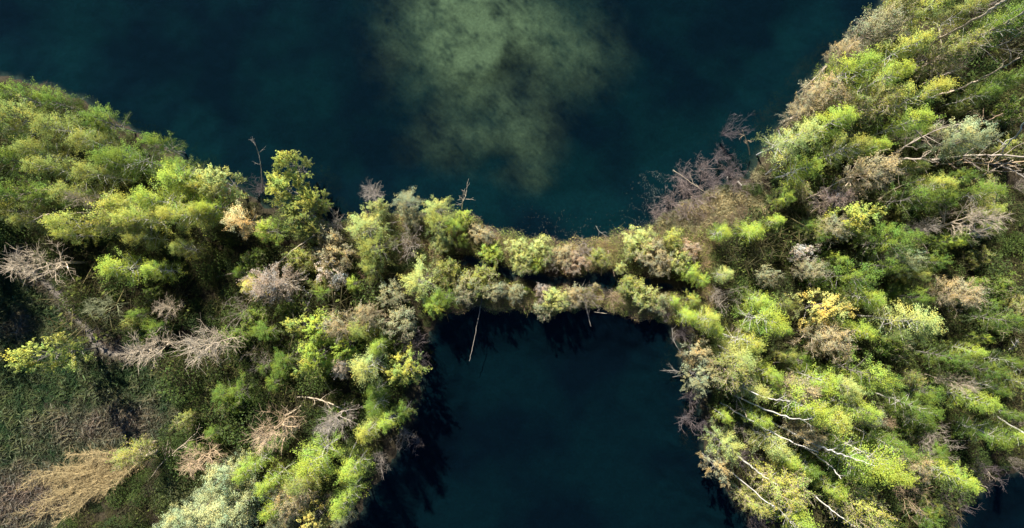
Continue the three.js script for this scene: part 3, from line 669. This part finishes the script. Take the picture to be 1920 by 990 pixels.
const DEAD = `
leaning_trunk|long pale leaning log across the shaded upper right wood|1750 181 1,1800 165 2,1850 142 3.5,1912 108 6|.14 .07 N 5 2
leaning_trunk|pale trunk leaning out through the top right corner|1850 23 7,1890 -4 9|.15 .1 N 0 1
leaning_trunk|pale trunk leaning through the right edge near the top|1887 42 7,1925 18 9|.15 .1 N 0 1
leaning_trunk|grey forked trunk lying below the mid green corner birch|1808 82 2,1868 87 2.4,1920 58 5|.12 .07 grey 6 3
dead_pole|thin straight dead stem crossing the brown clearing|1722 118 1,1755 75 4,1780 45 6|.08 .03 K 0 1
dead_pole|short pale stem upright in the brown clearing|1757 46 1,1763 72 1.2,1766 90 1.4|.1 .06 N 0 1
dead_pole|crooked pale stem below the brown clearing|1746 150 1,1748 130 2,1751 113 3|.1 .05 N 0 1
leaning_trunk|pinkish bare brushwood lying above the long leaning log|1735 155 .8,1770 140 2,1815 122 3|.09 .03 K 14 2.5
leaning_trunk|dead limb with drooping twigs beside the white-limbed birch|1670 150 .8,1705 125 2,1740 108 3|.08 .03 K 12 2.5
fallen_log|long horizontal fallen trunk reaching the right edge|1685 298 .8,1760 298 1.4,1840 290 2.2,1925 294 3|.13 .09 K 16 3
fallen_log|second fallen trunk lying along the long horizontal one|1738 312 .7,1800 305 1.4,1860 308 1.8,1925 302 2.6|.1 .06 B 12 2.5
leaning_trunk|tangled pinkish trunk slanting up from the fallen pile|1672 290 .8,1720 262 1.8,1765 240 3,1805 232 4|.12 .05 K 16 3
dead_pole|pale forked stem pointing down into the fallen pile|1716 243 4,1745 275 2,1758 305 1|.1 .05 N 6 2
leaning_trunk|brown twisted limb beside the lone silvery willow|1826 240 2,1850 228 3,1880 212 4|.13 .05 B 6 2
white_trunk|sinuous white trunk near the right edge above fallen pile|1868 306 .8,1885 275 3,1905 255 5,1925 222 8|.1 .12 white 2 2
fallen_log|grey log slanting below the right end of the fallen pile|1836 332 .8,1868 315 1.2,1900 300 1.6|.13 .06 N 5 2
fallen_log|short grey log against the right edge under the pile|1888 315 .8,1925 335 1.2|.12 .08 grey 3 1.5
leaning_trunk|slender stems leaning left below the hairy tan crown|1522 368 .8,1560 348 2.5,1605 325 4|.08 .03 N 8 2.5
leaning_trunk|pale limb leaning above the mid green dome|1655 368 1,1690 348 3,1735 335 4.5|.09 .03 N 8 2
white_trunk|white broken log at the foot of the bare spreading tree|1795 444 1,1825 437 2,1858 426 3|.12 .16 white 5 1.5
dead_pole|thin pole between the frosted crown and the bare spreading tree|1720 442 3,1740 475 1|.07 .04 N 3 1.5
broken_snag|white broken snag near the right edge|1891 663 1.5,1899 652 3,1908 641 5|.13 .06 white 6 1
broken_snag|forked white snag touching the right edge|1898 684 5,1911 700 3,1886 730 1|.07 .11 white 3 1.5
white_trunk|white trunk end entering at the right edge, above third pond|1878 787 3,1922 813 4.5|.08 .14 white 0 1
white_trunk|long white birch trunk crossing the biggest grove crown|1540 838 8.5,1590 856 10,1640 874 11.5|.17 .06 white 5 2
white_trunk|white trunk running down from crossing stems in lower grove|1418 794 4,1470 822 6,1535 848 8|.13 .07 white 4 1.5
white_trunk|white trunk continuing past the green hollow of the grove|1533 856 5,1558 875 6.5,1577 898 8|.12 .08 white 2 1.5
white_trunk|white stem leaning above the straw-coloured shore crown|1414 879 4,1432 893 5.5,1456 908 7|.15 .09 white 2 1.5
white_trunk|white stem slanting at bottom left of the radiating crown|1548 946 5,1575 968 6.5,1610 992 8|.11 .07 white 2 1.5
white_trunk|zigzag white stem over the bottom edge birch|1440 942 8,1462 956 8.8,1484 982 9.4|.1 .05 white 5 1.5
white_trunk|curved white trunk in the centre of the lower grove|1470 780 10,1512 786 10.6,1545 772 11.4|.11 .05 white 4 1.5
white_trunk|thin white stem arching above the curved trunk|1418 738 8,1450 748 9,1482 752 9.8|.1 .05 white 2 1.2
dead_pole|pale upright stem where two trunks cross by the right shore|1374 730 3,1390 758 4,1400 782 5|.08 .05 N 4 1.5
fallen_log|bleached fallen wood below the broad bright crown|1345 636 .8,1372 628 1.4,1395 616 2.2|.12 .06 N 8 1.8
dead_pole|long straight stem behind the right shore, upper dark strip|1466 606 1,1510 630 2,1555 658 3|.08 .04 K 8 2
fallen_log|pale fallen limb in the dark strip behind right shore|1450 680 .8,1500 677 1,1545 679 1.2|.08 .03 K 8 1.5
dead_pole|thin stem leaning in the purple-brown hollow|1336 583 1,1365 556 3|.06 .04 N 0 1
dead_pole|dead branches reaching over the lower pond, right shore|1310 698 .8,1280 697 .9,1252 694 .9|.07 .03 grey 6 1.6
dead_pole|bent dead stem hanging along the lower pond corner|1260 615 .6,1264 640 .6,1282 668 .5|.05 .03 grey 5 1.2
dead_pole|long thin dead pole leaning out from the south bank|905 556 1.5,896 600 1,889 640 .5,880 677 .1|.06 .035 grey 0 1
dead_pole|short dead stick pointing into the lower pond|1095 560 1.2,1101 585 .6,1108 612 .1|.09 .04 grey 4 1
fallen_log|thin stick floating just off the south bank|1114 585 .06,1138 588 .05|.04 .03 N 0 1
dead_pole|peach-coloured stem tipped across the ditch head|1140 470 2,1147 495 1,1152 518 .4|.08 .05 R 2 .8
dead_pole|pale bent stem standing in the ditch|1129 494 1.5,1127 517 .2|.05 .03 N 0 1
dead_pole|dark stick lying in the ditch water|1092 536 .1,1098 523 .1|.05 .03 grey 0 1
dead_pole|tall thin dead stem by the pond near the tuft trees|492 358 2,489 310 5,483 282 6.5,473 256 8|.07 .03 grey 4 1.5
broken_snag|small dead snag with upturned arms on the pond edge|866 392 2,868 378 3.5,874 366 4.5|.08 .03 N 7 1.4
fallen_log|long grey log lying across the left wood|405 519 1,460 508 1.6,520 493 2.2,575 478 3|.13 .06 N 2 1.5
leaning_trunk|pale thin trunk slanting above the hazy twiggy tree|478 535 1,530 485 4,590 440 6|.08 .05 N 3 2
dead_pole|upright grey pole under the pale flecked shrub|628 548 4,625 575 2,621 602 .8|.08 .08 N 0 1
dead_pole|leaning dead trunk above the left shore cluster|580 566 4,560 610 2.4,535 665 .9|.11 .06 grey 8 3
fallen_log|long dark log slanting down through the left wood|500 636 .8,520 676 1,535 702 1.1,551 742 1.3|.13 .08 grey 6 3
fallen_log|tangle of thin grey dead branches left of the long log|530 675 1.3,500 685 1.2,455 702 .9,440 712 .8|.08 .03 grey 16 3.5
dead_pole|pale pole leaning below the lowest left tuft|600 702 3,612 720 2,630 746 1|.09 .07 N 0 1
fallen_log|pale zigzag log between the two orange bare trees|554 744 2,584 746 2.4,615 755 3,645 768 4|.13 .06 N 6 2
dead_pole|curved pale stem rising to the orange bare tree|534 780 3,560 764 2,574 746 1.4,582 728 1|.1 .07 N 3 1.5
dead_pole|thin white stem leaning by the brilliant pair|671 822 2,662 842 3.5,655 858 4.5|.09 .06 white 0 1
leaning_trunk|fan of pale bare stems between the meadow and silvery mass|275 905 .8,305 868 2,330 845 3,368 812 4|.07 .03 N 12 2.2
dead_pole|thin straight stem above the orange bare tree by silvery mass|410 832 .8,414 800 1.2,420 765 1.6|.05 .03 N 0 1
dead_pole|pale pole below the small glowing birch|470 562 2.5,458 582 1.5,447 602 .8|.06 .03 N 2 1
leaning_trunk|long pale limb arching at the far left|33 368 8.5,65 358 8,90 356 7,125 359 6|.05 .1 N 8 2
leaning_trunk|lower pale limb with a drooping hook at far left|60 414 8,85 402 7.6,110 403 6.6,148 400 5|.05 .1 N 6 2
dead_pole|pale pole slanting out over the upper pond at right|1559 113 1.6,1565 100 2.2|.08 .05 N 0 1
dead_pole|bleached pole lying along the upper pond edge|1495 174 .5,1515 158 .9,1550 124 1.4|.07 .06 N 3 .8
white_trunk|thin white trunk at the foot of the pale birch|1435 328 1.2,1455 308 4,1476 288 7|.09 .05 white 3 1.5
white_trunk|second thin white trunk beside the first by the spit|1436 326 1.1,1462 312 3.5,1484 296 6|.08 .04 white 3 1.5
broken_snag|small broken stump upright on the spit|1364 345 .9,1364 332 2|.09 .08 white 0 1
fallen_log|short bleached log on the spit's water edge|1383 340 .9,1390 348 .8|.13 .13 W 0 1
dead_pole|pale drowned stem slanting left from the spit|1343 372 .9,1310 352 1.6,1262 318 2.4|.06 .03 N 3 1
dead_pole|thin drowned stem beside the slanting one at the spit|1320 382 .9,1295 368 1.2|.07 .04 N 0 1
dead_pole|brown dead stem rising by the tallest drowned tree|1406 290 .7,1402 270 2.4,1392 244 5|.07 .03 B 4 1
white_trunk|white forked log stub at the third pond|1810 926 .6,1796 912 1,1775 905 1.4|.16 .08 white 4 1.4
dead_pole|long stem reaching toward the third pond|1808 899 1,1830 906 .8,1852 914 .6|.06 .03 N 3 1.2
dead_pole|pale broken stems above the third pond|1835 856 .8,1845 872 1.2,1857 890 1.4|.08 .05 N 6 1.6
dead_pole|thin branch floating in the upper pond off north bank|1118 424 .06,1124 434 .06,1140 444 .06|.04 .025 grey 3 .9
`;
for (const row of DEAD.trim().split('\n')) {
  const [name, label, pts, rest] = row.split('|'), [r0, r1, tint, n, sp] = rest.split(' ');
  deadwood(name, label, pts.split(',').map((p) => { const [x, y, h] = p.split(' ').map(Number); return [x, y, x > 1500 && y < 480 ? h * 1.6 + 1.5 : x > 1390 && y > 720 && h > 3 ? h + 2.5 : h]; }), +r0 * 0.85, +r1 * 0.85, tint, +n, +sp);
}
{ // the golden tree that fell across the meadow: trunk with a great brush of twigs
  reseed(4242);
  const t = new Build(), b = new Build(), lf = new Build(), [x0, z0] = at(300, 843, 1.2), [x1, z1] = at(40, 945, 0.9), bark = () => { const k = rr(0.75, 1.2); return [k, k, k]; };
  const end = V(x1 - x0, -0.3, z1 - z0), L = end.length(), d = end.clone().normalize(), side = V(-d.z, 0, d.x);
  t.tube([V(0, 0, 0), d.clone().multiplyScalar(L * 0.1), d.clone().multiplyScalar(L * 0.2)], [0.22, 0.17, 0.12], 8, bark);
  for (let k = 0; k < 34; k++) {
    const s = rr(-1, 1), a = d.clone().multiplyScalar(L * rr(0.06, 0.2)).addScaledVector(side, s * 0.15), l = L * rr(0.3, 0.85), pts = [a], arch = rr(0.3, 1.6);
    for (let j = 1; j <= 6; j++) { const w = j / 6; pts.push(a.clone().addScaledVector(d, l * w).addScaledVector(side, s * 3.9 * Math.pow(w, 0.85) + rr(-0.4, 0.4)).add(V(0, arch * Math.sin(w * 2.6) + rr(-0.15, 0.15), 0))); }
    b.tube(pts, pts.map((_, j) => lerp(0.04, 0.009, j / 6)), 4, bark);
    for (let j = 0; j < 95; j++) {
      const f = rr(0.9, 5.99), q = Math.floor(f), o = pts[q].clone().lerp(pts[q + 1], f - q), e = d.clone().multiplyScalar(0.8).addScaledVector(unit(), 0.9).normalize(), tl = rr(0.4, 1.3);
      e.y = Math.max(e.y, -0.2); const tip = o.clone().addScaledVector(e, tl).addScaledVector(unit(), 0.15);
      b.tube([o, o.clone().lerp(tip, 0.5).addScaledVector(unit(), 0.08), tip], [0.014, 0.011, 0.007], 3, bark);
      for (let z = 0; z < 2; z++) { const m = o.clone().lerp(tip, rr(0, 1.1)).addScaledVector(unit(), 0.12), u = unit(), v = V().crossVectors(u, unit()).normalize(), k2 = rr(0.8, 1.2), s2 = rr(0.05, 0.1); lf.quad(m.x, m.y, m.z, u.x * s2, u.y * s2, u.z * s2, v.x * s2 * 0.4, v.y * s2 * 0.4, v.z * s2 * 0.4, k2 * rr(0.95, 1.1), k2, k2); }
      for (let z = 0; z < 2; z++) { const m = o.clone().lerp(tip, rr(0.3, 0.9)); b.tube([m, m.clone().addScaledVector(e, 0.25).addScaledVector(unit(), 0.3)], [0.009, 0.006], 3, bark); }
    }
  }
  const g = new THREE.Group(); g.name = 'fallen_tree'; g.position.set(x0, 1.2 + ground(x0, z0) * 0.2, z0);
  for (const [n, q, m] of [['trunk', t, 'N'], ['branches', b, 'Q'], ['crown', lf, 'Q']]) { const o = new THREE.Mesh(q.geometry(), q === lf ? leafMat(m) : barkMat(m)); o.name = n; g.add(o); }
  scene.add(shade(tag(g, 'golden-twigged tree fallen across the meadow with bleached trunk end', 'tree')));
}

// ---------------------------------------------------------------- what nobody could count: thicket, grass, floating leaves
function scatter(name, geo, mat, list, label) {
  const m = new THREE.InstancedMesh(geo, mat, list.length), d = new THREE.Object3D(), c = new THREE.Color();
  list.forEach((e, k) => { d.position.set(e[0], e[1], e[2]); d.rotation.set(e[5] ?? 0, e[3], 0); d.scale.set(e[4], e[4] * (e[9] ?? 1), e[4]); d.updateMatrix(); m.setMatrixAt(k, d.matrix); m.setColorAt(k, c.setRGB(e[6], e[7], e[8])); });
  m.name = numbered(name); scene.add(shade(tag(m, label, null, null, 'stuff')));
}
{
  const white = new THREE.MeshPhysicalMaterial({ color: 0xffffff, vertexColors: true, side: THREE.DoubleSide, roughness: 1, transmission: 0.3, thickness: 0, specularIntensity: 0.3 });
  const clump = (n, r, h, l, w, up) => { const b = new Build(); for (let k = 0; k < n; k++) { const a = rr(0, 6.283), q = Math.sqrt(rnd()) * r, y = rr(0.05, 1) * h * (1 - 0.45 * (q / r) ** 2), u = unit(); u.y = u.y * 0.6 + up; u.normalize(); const v = V().crossVectors(u, unit()).normalize(), s = rr(0.6, 1.3), kk = rr(0.7, 1.3), wy = rr(-0.12, 0.12); b.quad(Math.cos(a) * q, y, Math.sin(a) * q, u.x * l * s, u.y * l * s, u.z * l * s, v.x * w * s, v.y * w * s, v.z * w * s, kk * (1 + wy), kk, kk * (1 - wy)); } return b.geometry(); };
  reseed(31);
  const thick = clump(900, 1.05, 1.7, 0.07, 0.034, 0.15), twigs = clump(120, 0.8, 1.0, 0.4, 0.014, 0.4), tuft = clump(22, 0.3, 0.35, 0.2, 0.02, 0.7);
  const A = [], Tw = [], Gr = [], Br2 = [];
  for (let k = 0; k < 26000; k++) {
    const x = rr(-72, 72), z = rr(-40, 40), d = landSide(x, z), m = meadowSide(x, z);
    if (d < 0.15) continue;
    const f = fbm(x * 0.13 + 9, z * 0.13, 3), trackGap = blob(x, z, 760, 525, 90, 22) + blob(x, z, 900, 500, 60, 12);
    const f2 = fbm(x * 0.42 - 30, z * 0.42 + 11, 3);
    if (m > 0.8 - f && d > 0.6 && f > -0.5 && f2 > -0.12 && rnd() > dryShare(x, z) * 1.2 && pathNear(x, z) > 1 && trackGap < 0.45) {
      const t = clamp(0.4 + f * 0.8 + f2 * 0.6 + rr(-0.35, 0.35), 0, 1), c = mixc(rnd() < 0.2 ? [0.06, 0.05, 0.03] : [0.036, 0.06, 0.016], [0.085, 0.13, 0.026], t), s = rr(0.35, 0.8) * (1 + 1.6 * Math.max(f2, 0)) * (rnd() < 0.16 ? 1.8 : 1) * clamp(d / 3, 0.35, 1);
      if (k % 5 < 2) { Br2.push([x, ground(x, z) - 0.1, z, rr(0, 6.28), s * rr(1.1, 1.8), 0, ...mixc([0.06, 0.068, 0.028], [0.13, 0.13, 0.06], clamp(t + rr(-0.3, 0.3), 0, 1)), rr(0.7, 1.5)]); continue; }
      A.push([x, ground(x, z) - 0.1, z, rr(0, 6.28), s, 0, c[0], c[1], c[2], rr(0.7, 1.6)]);
    } else if (rnd() < 0.4 && pathNear(x, z) > 0.4) {
      const c = mixc([0.05, 0.04, 0.03], [0.2, 0.15, 0.1], clamp(dryShare(x, z) + rr(-0.2, 0.3), 0, 1));
      Tw.push([x, ground(x, z) - 0.05, z, rr(0, 6.28), rr(0.5, 1.1) * (m < 0 ? 0.6 : 1), 0, ...c, rr(0.4, 1)]);
    }
  }
  for (let k = 0; k < 90000; k++) {
    const spit = k % 2 === 0, x = spit ? rr(14, 34) : rr(-62, -37), z = spit ? rr(-11, 0) : rr(-2, 33), d = landSide(x, z), m = meadowSide(x, z);
    if (d < 0.1 || (!spit && m > 0.5) || (spit && dryShare(x, z) < 0.3) || (!spit && pathNear(x, z) < rr(0.5, 1.1))) continue;
    const f = fbm(x * 0.3, z * 0.3, 3), dry = clamp(dryShare(x, z) + (pathNear(x, z) < 1.2 ? 0.7 : 0) + f * 0.4 + rr(-0.25, 0.15), 0, 1);
    const c = mixc(mixc([0.022, 0.06, 0.02], [0.09, 0.125, 0.04], clamp(0.5 + f + rr(-0.3, 0.3), 0, 1)), spit ? [0.40, 0.35, 0.19] : [0.19, 0.155, 0.12], dry);
    Gr.push([x, ground(x, z) - 0.03, z, rr(0, 6.28), rr(0.5, 1.4) * (1 + 0.6 * f) * (rnd() < 0.15 && !spit ? 1.7 : 1), rr(-0.4, 0.4), ...c, rr(0.4, 1.3)]);
  }
  const brush = (() => { const b = new Build(); for (let k = 0; k < 330; k++) { const wood = k < 190, a = rr(0, 6.283), q = Math.sqrt(rnd()) * 0.9, u = unit(); if (wood) u.y = Math.abs(u.y) + 0.35; u.normalize(); const v = V().crossVectors(u, unit()).normalize(), s = rr(0.6, 1.3), l = wood ? 0.42 : 0.065, w = wood ? 0.008 : 0.032, kk = wood ? rr(0.6, 1.2) : rr(0.9, 1.4), gr = wood ? [1, 0.86, 0.76] : [0.95, 1.12, 0.5]; b.quad(Math.cos(a) * q, rr(0.1, 1.3) * (1 - 0.4 * q), Math.sin(a) * q, u.x * l * s, u.y * l * s, u.z * l * s, v.x * w * s, v.y * w * s, v.z * w * s, kk * gr[0], kk * gr[1], kk * gr[2]); } return b.geometry(); })(), Br = [], hem = (px, py) => { const [x, z] = at(px, py, 0), d = landSide(x, z), track = polyDistance(ditch, x, z); if (d < -0.1 || track < 0.8) return; const t = rnd(), c = t < 0.55 ? [0.27, 0.29, 0.13] : t < 0.8 ? [0.33, 0.27, 0.2] : [0.42, 0.33, 0.2]; Br.push([x, ground(x, z) - 0.1, z, rr(0, 6.28), rr(0.7, 1.35), 0, ...c, rr(0.7, 1.3)]); };
  for (let k = 0; k < 800; k++) { const px = rr(860, 1330), up = rnd() < 0.5; hem(px, up ? rr(436, 512) : rr(538, 590)); }
  for (let k = 0; k < 260; k++) hem(rr(600, 900), rr(400, 520));
  scatter('twiggy_undergrowth', brush, white, Br2, 'olive and brown brambles filling the gaps between the trees');
  scatter('bank_undergrowth', brush, white, Br, 'tangled twigs and small leaves along both banks of the ditch');
  scatter('undergrowth', thick, white, A, 'dark green undergrowth filling the gaps between the trees');
  scatter('dry_undergrowth', twigs, white, Tw, 'dry brown stalks and twigs on the forest floor and banks');
  scatter('grass', tuft, white, Gr, 'rough grass of the meadow and the spit');
  const fl = new Build(); fl.quad(0, 0, 0, 0.07, 0.006, 0, 0, 0.004, 0.05, 1, 1, 1);
  const spots = [];
  for (let k = 0; k < 1500; k++) {
    const near = rnd(), px = near < 0.6 ? 1235 - Math.abs(rr(-1, 1) * rr(0, 1)) * 60 + rr(-10, 10) : rr(960, 1230), py = near < 0.6 ? 320 + rnd() * 110 : 448 - Math.abs(rr(-1, 1) * rr(0, 1)) * 70;
    const [x, z] = at(px, py, 0.01); if (landSide(x, z) > -0.3 || fbm(x * 0.5, z * 0.5, 2) < -0.15) continue;
    const k2 = rr(0.05, 0.3); spots.push([x, 0.012, z, rr(0, 6.28), rr(0.2, 0.55), 0, k2, k2 * 0.95, k2 * 0.8]);
  }
  scatter('floating_leaves', fl.geometry(), white, spots, 'pale fallen leaves floating on the upper pond near the bank');
}

renderer.render(scene, camera);
